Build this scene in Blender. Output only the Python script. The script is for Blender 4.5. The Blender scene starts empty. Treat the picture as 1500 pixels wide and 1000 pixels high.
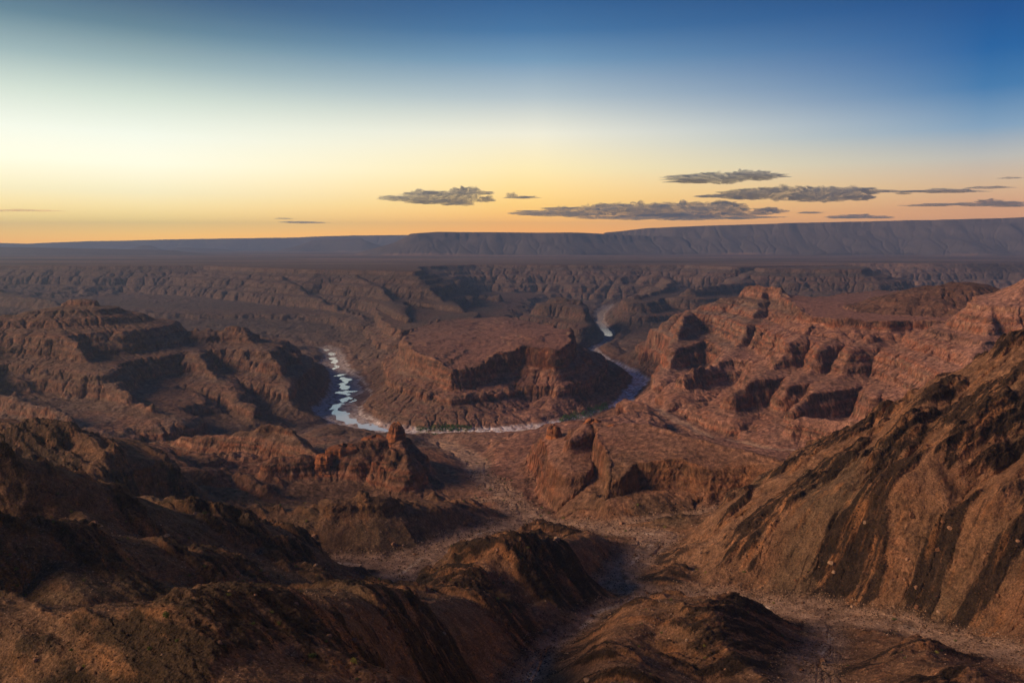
import bpy, math, random, os, time
import numpy as np
C = bpy.context.scene
C.cycles.use_denoising = True; C.cycles.denoising_prefilter = 'ACCURATE'; C.cycles.sample_clamp_indirect = 3
T00 = time.time()
# ================= camera =================
PITCH = math.atan(142/1071)
cd = bpy.data.cameras.new('camera'); cam = bpy.data.objects.new('camera', cd)
C.collection.objects.link(cam); C.camera = cam
cd.sensor_width = 36; cd.lens = 36*1071/1500; cd.clip_start = 1; cd.clip_end = 200000
cam.location = (0, 0, 0); cam.rotation_euler = (math.pi/2-PITCH, 0, 0)
# ================= light: dusk, sun just left of the frame =================
SUN_AZ, SUN_EL = math.radians(-102), math.radians(23)      # azimuth from the view axis, negative = left
C.view_settings.view_transform = 'Standard'; C.view_settings.look = 'None'
C.view_settings.exposure = 0; C.view_settings.gamma = 1
W = bpy.data.worlds.new('World'); C.world = W; W.use_nodes = True; W.cycles.sampling_method = 'MANUAL'; W.cycles.sample_map_resolution = 512
nt = W.node_tree; nt.nodes.clear(); N = nt.nodes.new; LK = nt.links.new
out = N('ShaderNodeOutputWorld'); bg = N('ShaderNodeBackground'); LK(bg.outputs[0], out.inputs[0])
tc = N('ShaderNodeTexCoord'); sp = N('ShaderNodeSeparateXYZ'); LK(tc.outputs['Generated'], sp.inputs[0])
def mth(op, a, b=None, c=None, clamp=False):
    m = N('ShaderNodeMath'); m.operation = op; m.use_clamp = clamp
    for i, v in enumerate((a, b, c)):
        if v is None: continue
        if isinstance(v, (int, float)): m.inputs[i].default_value = v
        else: LK(v, m.inputs[i])
    return m.outputs[0]
elev = mth('MULTIPLY', mth('ARCSINE', sp.outputs[2]), 180/math.pi)
azi = mth('MULTIPLY', mth('ARCTAN2', sp.outputs[0], sp.outputs[1]), 180/math.pi)
def s2l(v):
    v = v/255.0
    return v/12.92 if v <= .04045 else ((v+.055)/1.055)**2.4
def rgb(r, g, b, k=1.0): return (s2l(r)*k, s2l(g)*k, s2l(b)*k, 1)
EMAX = 40.0
def ramp(stops):
    r = N('ShaderNodeValToRGB'); LK(mth('DIVIDE', elev, EMAX, None, True), r.inputs[0])
    r.color_ramp.interpolation = 'LINEAR'
    e = r.color_ramp.elements
    while len(e) > 1: e.remove(e[-1])
    e[0].position = stops[0][0]/EMAX; e[0].color = stops[0][1]
    for p, c in stops[1:]:
        q = e.new(p/EMAX); q.color = c
    return r.outputs[0]
SKY_L = ramp([(0.00, rgb(255,176,40,3.1)), (.7, rgb(255,194,66,2.8)), (1.60, rgb(255,216,112,2.1)), (3.56, rgb(255,240,188,1.5)), (5.52, rgb(254,250,222,1.4)), (7.39, rgb(246,250,232,1.25)), (9.79, rgb(216,230,216,1.1)), (12.02, rgb(164,190,192)), (14.25, rgb(100,136,154)), (16.47, rgb(58,94,128)), (24.00, rgb(26,60,100)), (40.00, rgb(14,44,88))])
SKY_M = ramp([(0, rgb(255,156,16,3.0)), (1.2, rgb(255,174,44,2.5)), (3, rgb(255,204,100,1.75)), (5.7, rgb(255,234,174,1.35)), (8.3, rgb(242,238,216,1.2)), (10.9, rgb(190,206,212)), (13.5, rgb(118,158,190)), (15.5, rgb(66,118,166)), (18.6, rgb(20,80,138)), (24, rgb(6,54,108)), (40, rgb(8,40,88))])
SKY_R = ramp([(0.00, rgb(246,146,50,2.3)), (1.35, rgb(244,164,80,2.0)), (2.34, rgb(242,172,108,1.4)), (3.78, rgb(236,194,144,1.2)), (5.58, rgb(206,202,190,1.08)), (7.47, rgb(140,174,202)), (9.90, rgb(62,126,180)), (12.24, rgb(8,98,164)), (14.40, rgb(0,82,148)), (16.74, rgb(0,68,130)), (24.00, rgb(2,50,104)), (40.00, rgb(6,36,84))])
def mix(f, a, b, blend='MIX'):
    m = N('ShaderNodeMix'); m.data_type = 'RGBA'; m.blend_type = blend
    for s, v in ((m.inputs[0], f), (m.inputs[6], a), (m.inputs[7], b)):
        if isinstance(v, (int, float, tuple)): s.default_value = v
        else: LK(v, s)
    return m.outputs[2]
def mapr(v, a, b, c=0.0, d=1.0, smooth=True):
    m = N('ShaderNodeMapRange'); m.interpolation_type = 'SMOOTHSTEP' if smooth else 'LINEAR'
    LK(v, m.inputs[0])
    for i, x in enumerate((a, b, c, d)): m.inputs[1+i].default_value = x
    return m.outputs[0]
f1 = mapr(azi, -26, 0, smooth=False); f2 = mapr(azi, 2, 32, smooth=False)
grad = mix(f2, mix(f1, SKY_L, SKY_M), SKY_R)
# the half of the sky behind the viewer is plain dusk blue
back = mapr(mth('ABSOLUTE', mth('SUBTRACT', azi, -25.0)), 75, 120)
grad = mix(back, grad, ramp([(0, rgb(88,92,116)), (8, rgb(84,96,128)), (20, rgb(40,66,108)), (40, rgb(16,44,88))]))
st = N('ShaderNodeTexSky'); st.sky_type = 'NISHITA'; st.sun_disc = False
st.sun_elevation = SUN_EL; st.sun_rotation = SUN_AZ; st.dust_density = 2
nsk = mix(1.0, st.outputs[0], (.0012, .0012, .0012, 1), 'MULTIPLY')
LK(mix(1.0, grad, nsk, 'ADD'), bg.inputs[0]); bg.inputs[1].default_value = 1.0
sl = bpy.data.lights.new('sun', 'SUN'); so = bpy.data.objects.new('sun', sl); C.collection.objects.link(so)
sl.energy = 5.0; sl.angle = math.radians(22.0); sl.color = (1.0, .62, .36)
from mathutils import Vector
sd = Vector((math.sin(SUN_AZ)*math.cos(SUN_EL), math.cos(SUN_AZ)*math.cos(SUN_EL), math.sin(SUN_EL)))
so.rotation_euler = sd.to_track_quat('Z', 'Y').to_euler()
F = np.float32
HORIZ, FPX = 358.0, 1071.0
TH = math.atan((500-HORIZ)/FPX)
CT, ST = math.cos(TH), math.sin(TH)
Q = 1.0

def P(px, py, Y):
    """the place at ground distance Y that the surveyed bearing (px, py) points to"""
    a = (px-750)/FPX; b = (500-py)/FPX
    t = Y/(CT+b*ST)
    return (a*t, Y, t*(-ST+b*CT))
def G(px, py, z):
    a = (px-750)/FPX; b = (500-py)/FPX
    t = z/(-ST+b*CT)
    return (a*t, t*(CT+b*ST), z)

# ---------- noise ----------
_rng = np.random.RandomState(7)
_perm = np.concatenate([_rng.permutation(256)]*3).astype(np.int32)
_ga = np.linspace(0, 2*np.pi, 256, endpoint=False)[_rng.permutation(256)]
_gx, _gy = np.cos(_ga).astype(F), np.sin(_ga).astype(F)
def perlin(x, y, seed=0):
    x = x+seed*17.31; y = y+seed*9.77
    xi = np.floor(x); yi = np.floor(y)
    fx = (x-xi).astype(F); fy = (y-yi).astype(F)
    xi = xi.astype(np.int32) & 255; yi = yi.astype(np.int32) & 255
    def g(ix, iy, dx, dy):
        h = _perm[_perm[ix & 255]+(iy & 255)]
        return _gx[h]*dx+_gy[h]*dy
    u = fx*fx*fx*(fx*(fx*6-15)+10); v = fy*fy*fy*(fy*(fy*6-15)+10)
    a = g(xi, yi, fx, fy); b = g(xi+1, yi, fx-1, fy)
    c = g(xi, yi+1, fx, fy-1); d = g(xi+1, yi+1, fx-1, fy-1)
    a = a+u*(b-a); c = c+u*(d-c)
    return (a+v*(c-a))*1.5
def fbm(x, y, lam, octs=5, gain=0.5, seed=0, ridged=False):
    o = np.zeros_like(x, dtype=F); amp = 1.0; f = 1.0/lam; tot = 0
    x = x+lam*.37; y = y-lam*.81
    for k in range(octs):
        x, y = x*.80+y*.60, y*.80-x*.60
        n = perlin(x*f, y*f, seed+k*3)
        if ridged: n = 1-2*np.abs(n)
        o += F(amp)*n; tot += amp; amp *= gain; f *= 2.03
    return o/F(tot)
def sstep(a, b, x):
    t = np.clip((x-a)/(b-a), 0, 1); return t*t*(3-2*t)

# ---------- drainage: river and washes (x, y, z) ----------
RZ = -500.0
river_px = [(1300,436),(1100,447),(960,447),(893,448),(880,458),(878,472),(892,490),(890,502),(868,512),(880,524),(925,545),(940,558),(925,578),(905,596),(868,613),(800,629),(700,636),(610,636),(545,629),(500,612),(492,598),(512,580),(506,558),(492,538),(487,520),(474,509),(440,509),(400,503),(340,498),(250,496),(60,486)]
river = [G(x, y, RZ) for x, y in river_px]
wash = [P(640,646,1780),P(664,655,1610),P(690,672,1431),P(712,700,1263),P(742,728,1125),P(780,762,1000),P(700,782,914),P(632,806,854),P(585,845,765),P(560,870,700)]
wash_l = [P(632,806,854),P(560,826,815),P(455,826,815),P(330,800,850),P(250,775,870)]
creek = [P(780,762,1000),P(870,772,930),P(965,784,850),P(935,818,745),P(900,850,665),P(950,872,618),P(1080,880,594),P(1200,893,563),P(1320,915,521),P(1420,935,478),P(1560,960,426)]
gully = [P(950,872,618),P(870,900,574),P(800,950,485),P(765,1000,402),P(700,1100,271)]
gully_r = [P(1200,893,563),P(1215,930,487),P(1195,960,420),P(1180,1000,345),P(1150,1080,245)]
trib_r = [P(870,772,930),P(930,762,935),P(1000,757,945),P(1090,742,960)]
trib_r2 = [G(905,596,RZ),P(960,600,1900),P(1040,640,1650),P(1120,655,1450),P(1200,662,1300)]
trib_l = [G(500,612,RZ),P(430,640,1780),P(330,650,1650),P(200,662,1500),P(60,655,1500)]
def Z3(px, Y, z): return (P(px, 500, Y)[0], Y, z)
trib_h = [P(742,728,1125),Z3(600,1110,-420),Z3(450,1085,-412),Z3(350,1070,-400),Z3(270,1050,-375)]
DRAIN = [(trib_h,6,.3),(river,26,.30),(wash,20,.12),(wash_l,16,.14),(creek,13,.16),(gully,3,.3),(gully_r,7,.16),(trib_r,5,.25),(trib_r2,6,.3),(trib_l,6,.3)]

SHEET_A = [P(1900,300,840),P(1700,380,835),P(1500,500,805),P(1400,560,790),P(1300,620,775),P(1180,682,756),P(1060,752,752),P(1000,782,790)]
SHEET_B = [P(1900,700,520),P(1700,720,540),P(1520,735,560),P(1400,762,572),P(1290,785,590),P(1180,806,610),P(1080,826,640),P(985,812,730)]
SHEET_C = [P(1950,1010,360),P(1750,970,400),P(1560,940,436),P(1420,920,488),P(1310,902,528),P(1200,882,574),P(1070,868,604),P(960,845,665)]
# ---------- ridges: points, slope (tangent), crest radius ----------
RID = dict(
 # spur of the left table ridge (F)
 F1=([P(-250,500,2200),P(-60,470,2350),P(60,455,2420),P(100,441,2480),P(130,440,2480),P(185,463,2520),P(270,486,2560),P(360,487,2560),P(410,508,2520),P(440,530,2450),P(462,562,2330),P(474,590,2200)],.44,8),
 F2=([P(60,455,2420),P(120,520,2120),P(180,575,1880),P(240,610,1700)],.44,5),
 F3=([P(240,484,2540),P(300,540,2250),P(350,585,2010),P(370,610,1880)],.44,5),
 F4=([P(-60,470,2350),P(-40,560,1900),P(40,600,1700),P(100,615,1600)],.44,5),
 F5=([P(360,487,2560),P(410,545,2260),P(440,585,2080)],.44,4),
 # far left wall bulges
 W1=([P(250,402,6300),P(330,405,5900),P(420,440,5200),P(500,455,4800)],.42,20),
 W3=([P(606,404,4980),P(625,425,4600),P(650,442,4300),P(680,455,4000)],.5,12),
 W4=([P(520,405,5150),P(560,425,4700),P(585,450,4000),P(600,478,3300)],.5,12),
 W5=([P(400,404,5500),P(470,440,4700),P(540,470,3900)],.5,12),
 W6=([P(-80,400,6300),P(-60,410,5500),P(60,440,4700),P(150,462,4000)],.45,20),
 X2=([P(960,402,6300),P(985,412,5700),P(965,430,5000),P(930,436,4500)],.45,15),
 X4=([P(1110,392,6000),P(1080,415,5300),P(1010,428,4700)],.45,15),
 BU=([P(812,437,4250),P(848,440,4200)],.62,25),
 BU2=([P(848,440,4200),P(870,490,3500),P(885,505,3250)],.55,8),
 # right peak (C)
 C1=([P(1096,421,3000),P(1145,428,2850),P(1165,440,2700),P(1190,460,2350)],.62,6),
 C2=([P(1096,421,3000),P(1060,438,2980),P(1010,458,2950),P(960,480,2900),P(925,505,2800),P(900,520,2760)],.62,6),
 C3=([P(1010,458,2950),P(985,500,2500),P(960,530,2300)],.62,5),
 C4=([P(1120,425,2900),P(1090,490,2450),P(1060,530,2200),P(1010,552,2050),P(950,568,1960)],.62,5),
 C5=([P(1190,478,2180),P(1150,520,1990),P(1100,560,1830),P(1060,585,1740)],.64,4),
 C6=([P(1270,492,2030),P(1240,530,1870),P(1200,575,1700),P(1160,605,1600)],.64,4),
 C7=([P(1350,495,1990),P(1320,540,1780),P(1280,580,1640)],.64,4),
 C8=([P(1420,495,1950),P(1400,540,1700),P(1370,580,1560)],.64,4),
 C9=([P(1228,488,2100),P(1196,530,1910),P(1150,575,1760)],.66,4),
 O1=([P(1130,640,1480),P(1180,612,1500),P(1250,622,1420),P(1300,630,1350),P(1400,640,1250)],.55,6),
 # hill with the pillar (P)
 P1=([P(838,640,1260),P(868,618,1230),P(900,624,1210),P(950,620,1180),P(1010,640,1100),P(1100,657,1020),P(1175,682,950)],.60,10),
 P2=([P(1175,682,950),P(1140,700,930)],.6,6),
 P3=([P(868,618,1230),P(830,655,1160),P(800,690,1100)],.5,5),
 P4=([P(700,648,1700),P(740,640,1720),P(790,646,1650),P(838,640,1430)],.45,10),
 # ridge with the left spire (H)
 H1=([P(230,648,1450),P(300,640,1400),P(400,624,1380),P(428,638,1340),P(465,668,1250),P(520,650,1270),P(560,642,1290),P(600,640,1300),P(625,660,1270),P(670,690,1210),P(700,708,1185)],.46,4),
 H2=([P(400,670,1230),P(465,668,1250)],.5,5),
 H3=([P(585,640,1300),P(600,690,1130),P(640,735,1020),P(655,748,995)],.6,4),
 # banded amphitheatre spurs (G)
 G1=([P(-80,600,1100),P(10,626,1020),P(60,632,980),P(130,640,950),P(180,690,840),P(240,735,760)],.62,5),
 G3=([P(130,640,1200),P(200,660,1180),P(270,690,1100),P(330,715,1030)],.5,5),
 G3b=([P(200,650,1350),P(280,665,1290),P(350,700,1180),P(420,725,1090)],.5,5),
 G5=([P(230,722,850),P(330,738,860),P(400,738,870),P(480,730,885),P(575,733,905),P(640,745,930),P(690,760,950)],.54,6),
 # dark hill at left (N)
 N1=([P(-120,730,560),P(0,745,580),P(110,750,600),P(190,748,610),P(276,750,610),P(332,764,610),P(400,793,600),P(460,834,600),P(510,855,590),P(560,888,575)],.60,5),
 N2=([P(-100,640,480),P(0,668,480),P(60,715,480),P(100,748,470),P(160,800,430)],.68,4),
 N3=([P(-100,700,330),P(0,772,340),P(76,826,330),P(120,880,290)],.56,5),
 N4=([P(110,790,420),P(200,835,400),P(300,852,400),P(372,878,385),P(425,915,350),P(470,935,340)],.5,6),
 # near mounds
 M1=([P(-150,895,230),P(0,905,235),P(100,903,230),P(200,905,218),P(268,895,215),P(320,915,222),P(400,950,245),P(450,975,265)],.52,6),
 M2=([P(268,888,215),P(300,940,190),P(340,1000,165),P(360,1080,140)],.5,5),
 K1=([P(400,950,300),P(480,932,400),P(560,905,500),P(620,882,590)],.40,8),
 K2=([P(430,1010,260),P(540,960,380),P(640,925,480)],.4,5),
 # central dark hill (J)
 J1=([P(590,868,631),P(618,828,659),P(686,806,640),P(750,797,612),P(812,800,633),P(850,785,684),P(888,770,723),P(930,774,737),P(962,786,761)],.66,4),
 J2=([P(750,797,612),P(718,820,590),P(690,850,560),P(650,878,530)],.62,4),
 J3=([P(812,800,633),P(880,840,600)],.5,4),
 # near mound right of centre (L)
 L1=([P(770,1040,273),P(830,968,362),P(870,940,404),P(930,912,444),P(1000,904,450),P(1060,896,487),P(1150,904,480)],.42,18),
 L2=([P(1000,908,450),P(1080,925,411),P(1180,955,375),P(1300,1005,313)],.36,12),
 L3=([P(1240,925,460),P(1270,940,440),P(1330,965,390),P(1420,1000,350)],.35,5),
 # right mountain (E)
 E1=([P(1700,380,840),P(1500,500,805),P(1440,538,797),P(1400,560,790),P(1300,620,775),P(1230,655,765),P(1180,682,756),P(1120,720,752),P(1060,752,752),P(1000,782,790)],.85,3),
 E2=([P(1560,520,700),P(1500,562,680),P(1420,620,640),P(1360,677,606),P(1290,738,578),P(1220,795,572)],.80,3),
 E3=([P(1640,590,590),P(1500,690,565),P(1420,780,520),P(1350,850,518)],.80,3),
 E4=([P(1400,558,790),P(1330,630,690),P(1240,706,648),P(1130,785,635)],.75,3),
 E5=([P(1560,380,1900),P(1500,424,1850),P(1455,455,1800),P(1440,500,1650),P(1400,560,1450),P(1330,610,1350)],.6,5),
 E6=([P(1650,800,450),P(1500,870,470),P(1430,900,480)],.55,5),
)
def rimpt(px, Y, z=-185): return (G(px, 388, z)[0]/G(px,388,z)[1]*Y, Y, z)
PLATEAU = [rimpt(-900,6500),rimpt(-200,6400),rimpt(0,6500),rimpt(150,6350),rimpt(300,6450),rimpt(360,6000),rimpt(450,5500),rimpt(560,5250),rimpt(606,5000),rimpt(618,5300),rimpt(612,6300),rimpt(700,6750),rimpt(850,6650),rimpt(1000,6650),rimpt(1100,6100),rimpt(1120,5650),rimpt(1262,5500),rimpt(1272,6000),rimpt(1235,7200),rimpt(1500,7300),rimpt(2300,7300),rimpt(2300,60000),rimpt(-900,60000)]
BENCH = [P(1188,464,2230),P(1225,469,2120),P(1290,471,2090),P(1340,470,2100),P(1400,471,2060),P(1460,468,2100),P(1600,470,2050),P(1750,440,2900),P(1600,430,3100),P(1400,424,3300),P(1280,427,3200),P(1180,436,3000),P(1140,430,2950),P(1150,438,2700),P(1175,455,2420)]
BENCH2 = [P(552,452,4300),P(560,470,3600),P(585,485,3150),P(640,478,3250),P(690,470,3500),P(700,458,4000),P(640,450,4400)]
MESA = [P(590,500,2600),P(600,512,2350),P(640,528,2190),P(664,541,2120),P(692,540,2130),P(712,530,2180),P(722,520,2240),P(760,508,2300),P(800,513,2250),P(816,516,2240),P(830,505,2330),P(838,492,2480),P(832,483,2750),P(800,475,3000),P(745,464,3350),P(700,464,3400),P(650,470,3250),P(610,482,3000)]

PTOP = [P(868,620,1230),P(876,645,1140),P(898,682,1040),P(890,710,990),P(908,706,990),P(934,676,1025),P(1000,668,1015),P(1040,690,990),P(1026,722,940),P(1055,715,945),P(1100,698,965),P(1172,684,960),P(1100,657,1020),P(1010,640,1100),P(950,622,1180),P(905,622,1210)]
NPTS = {}
def polyarr(pts): return np.array(pts, dtype=np.float64)
def seg_iter(pts):
    for a, b in zip(pts[:-1], pts[1:]): yield a, b
def dist_seg(X, Y, a, b):
    dx, dy = b[0]-a[0], b[1]-a[1]; L2 = dx*dx+dy*dy+1e-9
    t = np.clip(((X-a[0])*dx+(Y-a[1])*dy)/L2, 0, 1)
    return np.hypot(X-(a[0]+t*dx), Y-(a[1]+t*dy)), t
def inside(X, Y, poly):
    c = np.zeros(X.shape, bool); n = len(poly)
    for i in range(n):
        x1, y1 = poly[i][:2]; x2, y2 = poly[(i+1) % n][:2]
        if y1 == y2: continue
        m = ((y1 > Y) != (y2 > Y)) & (X < (x2-x1)*(Y-y1)/(y2-y1)+x1)
        c ^= m
    return c
def resample(pts, n):
    p = np.array(pts); s = np.r_[0, np.cumsum(np.hypot(*(np.diff(p[:, :2], axis=0).T)))]
    t = np.linspace(0, s[-1], n)
    return np.stack([np.interp(t, s, p[:, k]) for k in range(3)], 1)

CLIFFS = [(-178,-206,4.5),(-228,-238,3.5),(-258,-268,3.5),(-302,-332,3.8),(-366,-392,3.8),(-425,-436,3)]
def strata(z, n):
    """ledge profile: hard beds steepen the slope, soft beds lie back"""
    zt = np.linspace(-560, 150, 2841); g = np.full(zt.shape, .70)
    for a, b, k in CLIFFS: g[(zt < a) & (zt > b)] = k
    rs = np.random.RandomState(3); zz = -560
    while zz < -180:
        h = rs.uniform(1.2, 4.5); g[(zt > zz) & (zt < zz+h)] *= 2.8; zz += h+rs.uniform(3, 13)
    gg = g.copy()
    # keep the mapping anchored: normalise to identity on a 90 m scale
    k = np.ones(361)/361; base = np.convolve(np.pad(gg, 180, 'edge'), k, 'valid')
    gg = gg/base
    T = np.cumsum(gg)*(zt[1]-zt[0]); T = T-np.interp(-500, zt, T)-500
    return np.interp(z+n, zt, T).astype(F)-n

def wstrata(Y): return np.clip(sstep(650, 1100, Y)*.95+.05, 0, 1)
def unstrata(p):
    x = np.array([p[0]]); y = np.array([p[1]]); w = float(wstrata(y)[0])
    if w < .1 or p[1] > 8000: return p
    n = float((fbm(x, y, 900, 3, .5, 91)*14)[0]); zt = np.linspace(-600, 0, 2401)
    f = zt+(strata(zt, n)-zt)*w
    return (p[0], p[1], float(np.interp(p[2], f, zt)))
def macro(X, Y):
    wn = fbm(X, Y, 260, 4, .5, 11); wm = fbm(X, Y, 260, 4, .5, 23)
    wamp = np.clip(Y/np.where(Y < 1700, 190, 90), 1.5, 40).astype(F)
    Xw = X+wn*wamp; Yw = Y+wm*wamp
    R = np.full(X.shape, -5000, F); ID = np.zeros(X.shape, np.int16)
    names = list(RID)
    for k, nm in enumerate(names):
        pts, s, r = RID[nm]; pts = [unstrata(v) for v in pts]
        p = np.array(pts)
        for a, b in seg_iter(pts):
            reach = 60+(max(a[2], b[2])+520)/s
            x0, x1 = min(a[0], b[0])-reach, max(a[0], b[0])+reach
            y0, y1 = min(a[1], b[1])-reach, max(a[1], b[1])+reach
            m = (Xw > x0) & (Xw < x1) & (Yw > y0) & (Yw < y1)
            ii = np.nonzero(m)
            if len(ii[0]) == 0: continue
            d, t = dist_seg(Xw[ii], Yw[ii], a, b)
            h = a[2]+t*(b[2]-a[2])-s*(np.sqrt(d*d+r*r)-r)
            cur = R[ii]; w = h > cur
            R[ii] = np.where(w, h, cur); idd = ID[ii]; idd[w] = k+1; ID[ii] = idd
    eid = names.index('E1')+1
    for ra, rb_ in ((SHEET_A, SHEET_B), (SHEET_B, SHEET_C)):
        for k in range(len(ra)-1):
            for tri in ((ra[k], ra[k+1], rb_[k]), (ra[k+1], rb_[k+1], rb_[k])):
                (x1, y1, z1), (x2, y2, z2), (x3, y3, z3) = tri
                ii = np.nonzero((Xw > min(x1, x2, x3)) & (Xw < max(x1, x2, x3)) & (Yw > min(y1, y2, y3)) & (Yw < max(y1, y2, y3)))
                xs, ys = Xw[ii], Yw[ii]; den = (y2-y3)*(x1-x3)+(x3-x2)*(y1-y3)
                l1 = ((y2-y3)*(xs-x3)+(x3-x2)*(ys-y3))/den; l2 = ((y3-y1)*(xs-x3)+(x1-x3)*(ys-y3))/den; l3 = 1-l1-l2
                h = l1*z1+l2*z2+l3*z3; cur = R[ii]; w = (l1 >= 0) & (l2 >= 0) & (l3 >= 0) & (h > cur)
                R[ii] = np.where(w, h, cur); idd = ID[ii]; idd[w] = eid; ID[ii] = idd
    # drainage floor
    D = np.full(X.shape, 1e9, F); Wn = np.zeros(X.shape, F); Wd = np.zeros(X.shape, F)
    V = np.full(X.shape, 1e9, F); DF = np.full(X.shape, 1e9, F)
    mx = fbm(X, Y, 120, 3, .5, 41)*np.clip(Y/60, 3, 16); my = fbm(X, Y, 120, 3, .5, 47)*np.clip(Y/60, 3, 16)
    RD = np.full(X.shape, 1e9, F)
    FARW = sstep(3900, 4050, Y)*(X > 300)
    RF = (.85-.5*sstep(120, 300, X)+.35*FARW).astype(F)
    for q, (pts, wid, sl) in enumerate(DRAIN):
        q = 0 if pts is river else 1
        for a, b in seg_iter(pts):
            d, t = dist_seg(X+mx, Y+my, a, b); z = a[2]+t*(b[2]-a[2])
            w = 1/(d+15)**2.5
            Wn += (w*z).astype(F); Wd += w.astype(F)
            ww = wid*(1+.35*wn)
            if q == 0: ww = ww*RF+45*np.exp(-(((X+520)/190)**2+((Y-2350)/420)**2))
            dd = np.maximum(d-ww, 0)
            V = np.minimum(V, z+sl*dd+dd*dd*.002); DF = np.minimum(DF, dd+0*z)
            D = np.minimum(D, d)
            if q == 0: RD = np.minimum(RD, d)
    base = Wn/Wd
    B = base+np.minimum(.10*np.maximum(D-20, 0), 70)
    H = np.maximum(R, B)
    ID[B > R] = 0
    FL = np.zeros(X.shape, bool)
    # tables
    TW = np.ones(X.shape, F)
    w2 = fbm(X, Y, 90, 4, .6, 131)*30*np.clip(Y/2300, .2, 1)
    for nm, poly, s, k, ch, cw in (('PLAT', PLATEAU, .34, 101, 34, 25), ('BENCH', BENCH, .58, 102, 26, 9), ('BENCH2', BENCH2, .5, 112, 34, 12), ('MESA', MESA, .53, 103, 60, 15), ('PTOP', PTOP, .50, names.index('P1')+1, 40, 6)):
        big = nm == 'PLAT'
        p = [(a, b) for a, b in zip(poly, poly[1:]+poly[:1])]
        xa = min(v[0] for v in poly)-700; xb = max(v[0] for v in poly)+700
        ya = min(v[1] for v in poly)-1400; yb = max(v[1] for v in poly)+700
        ii = np.nonzero((Xw > xa) & (Xw < xb) & (Yw > ya) & (Yw < yb))
        xs, ys = Xw[ii]+w2[ii], Yw[ii]-w2[ii]*.7
        dmin = np.full(xs.shape, 1e9); zz = np.zeros(xs.shape); wsum = np.zeros(xs.shape); zs = np.zeros(xs.shape)
        for a, b in p:
            d, t = dist_seg(xs, ys, a, b); z = a[2]+t*(b[2]-a[2])
            w = 1/(d+40)**2.2; zs += w*z; wsum += w
            dmin = np.minimum(dmin, d)
        ztop = zs/wsum
        ins = inside(xs, ys, poly)
        if big: ztop = np.full(xs.shape, -185.0)
        d = dmin*(1 if not big else (1+.65*fbm(xs, ys, 620, 4, .5, 5, ridged=True)))
        if nm == 'MESA':
            q_ = fbm(xs, ys, 260, 4, .5, 141)*3.2; ztop = ztop+np.minimum(d, 150)*.04+(np.floor(q_)+sstep(.35, .65, q_-np.floor(q_)))*5-2
        if nm == 'PTOP':
            cr = np.array(sorted(RID['P1'][0])); ch = ch*sstep(10, 40, np.interp(xs, cr[:, 0], cr[:, 1])-ys)
        h = np.where(ins, ztop, ztop-ch*np.clip(d/cw, 0, 1)-s*np.maximum(d-cw, 0))
        cur = H[ii]; w = h > cur
        H[ii] = np.where(w, h, cur); idd = ID[ii]; idd[w] = k; ID[ii] = idd
        t_ = TW[ii]; t_[w] = np.clip((d[w]-cw-10)/50, 0, 1); t_[w & ins] = 0; TW[ii] = t_
        f_ = FL[ii]; f_ |= ins & (dmin > 4); FL[ii] = f_
    # dome hill on the bench
    c = P(1405, 417, 2400)
    d = np.hypot((X-c[0])/1.4, Y-c[1])*(1+.12*wn)
    h = c[2]-.44*(np.sqrt(d*d+70**2)-70)
    w = h > H; w &= (d < 420); H = np.where(w, h, H); ID[w] = 104; FL = FL & ~w
    # far table mountains
    mt = [([P(885,341,15500),P(950,334,15200),P(1050,330,15000),P(1200,326,14600),P(1320,324,14300),P(1410,321,13800),P(1520,318,13500),P(1800,316,13300)],.42,105,1500),
          ([P(600,343,13500),P(640,340,13500),P(850,341,14000),P(1000,348,14500)],.36,106,900),
          ([P(-200,352,25000),P(40,357,25000),P(130,353.5,25000),P(300,350,24500),P(420,348,24000),P(520,345,23500),P(640,344,22500)],.3,107,1200),
          ([P(205,359,19500),P(222,359,19500)],.35,108,60),
          ([P(-200,360,14000),P(0,362,14000),P(120,364,13800),P(260,367,13500)],.10,109,150),
          ([P(260,362,20000),P(330,364.5,20000)],.2,110,40),
          ([P(455,352,19500),P(530,349,19000)],.3,111,500)]
    if True:
        ii = np.nonzero(Y > 8500); xs, ys = X[ii], Y[ii]
        nn = fbm(xs, ys, 1800, 4, .5, 77); cur = H[ii]; idd = ID[ii]
        uu = xs/ys
        n_f = fbm(xs, ys*.3, 500, 4, .55, 79, ridged=True); n_e = fbm(xs, ys*0+3, 2600, 4, .6, 83)
        for pts, s, k, flat in mt:
            p = np.array(sorted(pts, key=lambda v: v[0]/v[1])); pu = p[:, 0]/p[:, 1]
            yf = np.interp(uu, pu, p[:, 1]); z = np.interp(uu, pu, p[:, 2])
            rel = z+185
            dd = yf-ys+(nn*1.2+n_f*.16)*420*min(1, flat/600)
            dd = np.where(ys > yf, np.maximum(ys-yf-flat, 0)*.6+np.minimum(dd, 0)*0, np.maximum(dd, 0))
            side = np.maximum(pu[0]-uu, 0)+np.maximum(uu-pu[-1], 0)
            dd = np.hypot(dd, side*yf)
            z = z+n_e*.035*rel
            hh = z-np.minimum(dd*1.0, .12*rel)-np.maximum(np.minimum(dd-.12*rel, .25*rel/s), 0)*s*1.3-np.maximum(dd-.12*rel-.25*rel/s, 0)*s*.75
            w = hh > cur; cur = np.where(w, hh, cur); idd[w] = k
        H[ii] = cur; ID[ii] = idd
    RD = RD*(1+1.1*sstep(120, 300, X)*(1-FARW)+5*sstep(-900, -980, X)*(Y > 3000))
    # keep the channels open
    pid = names.index('P1')+1
    near_ = sstep(1300, 1000, Y)
    H = np.where(V < H, V+(H-V)*sstep(0, 1, (DF-(30-21*near_))/(105-45*near_-30*near_*((ID >= pid) & (ID < pid+3)))), H)
    riverm = RD
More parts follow.
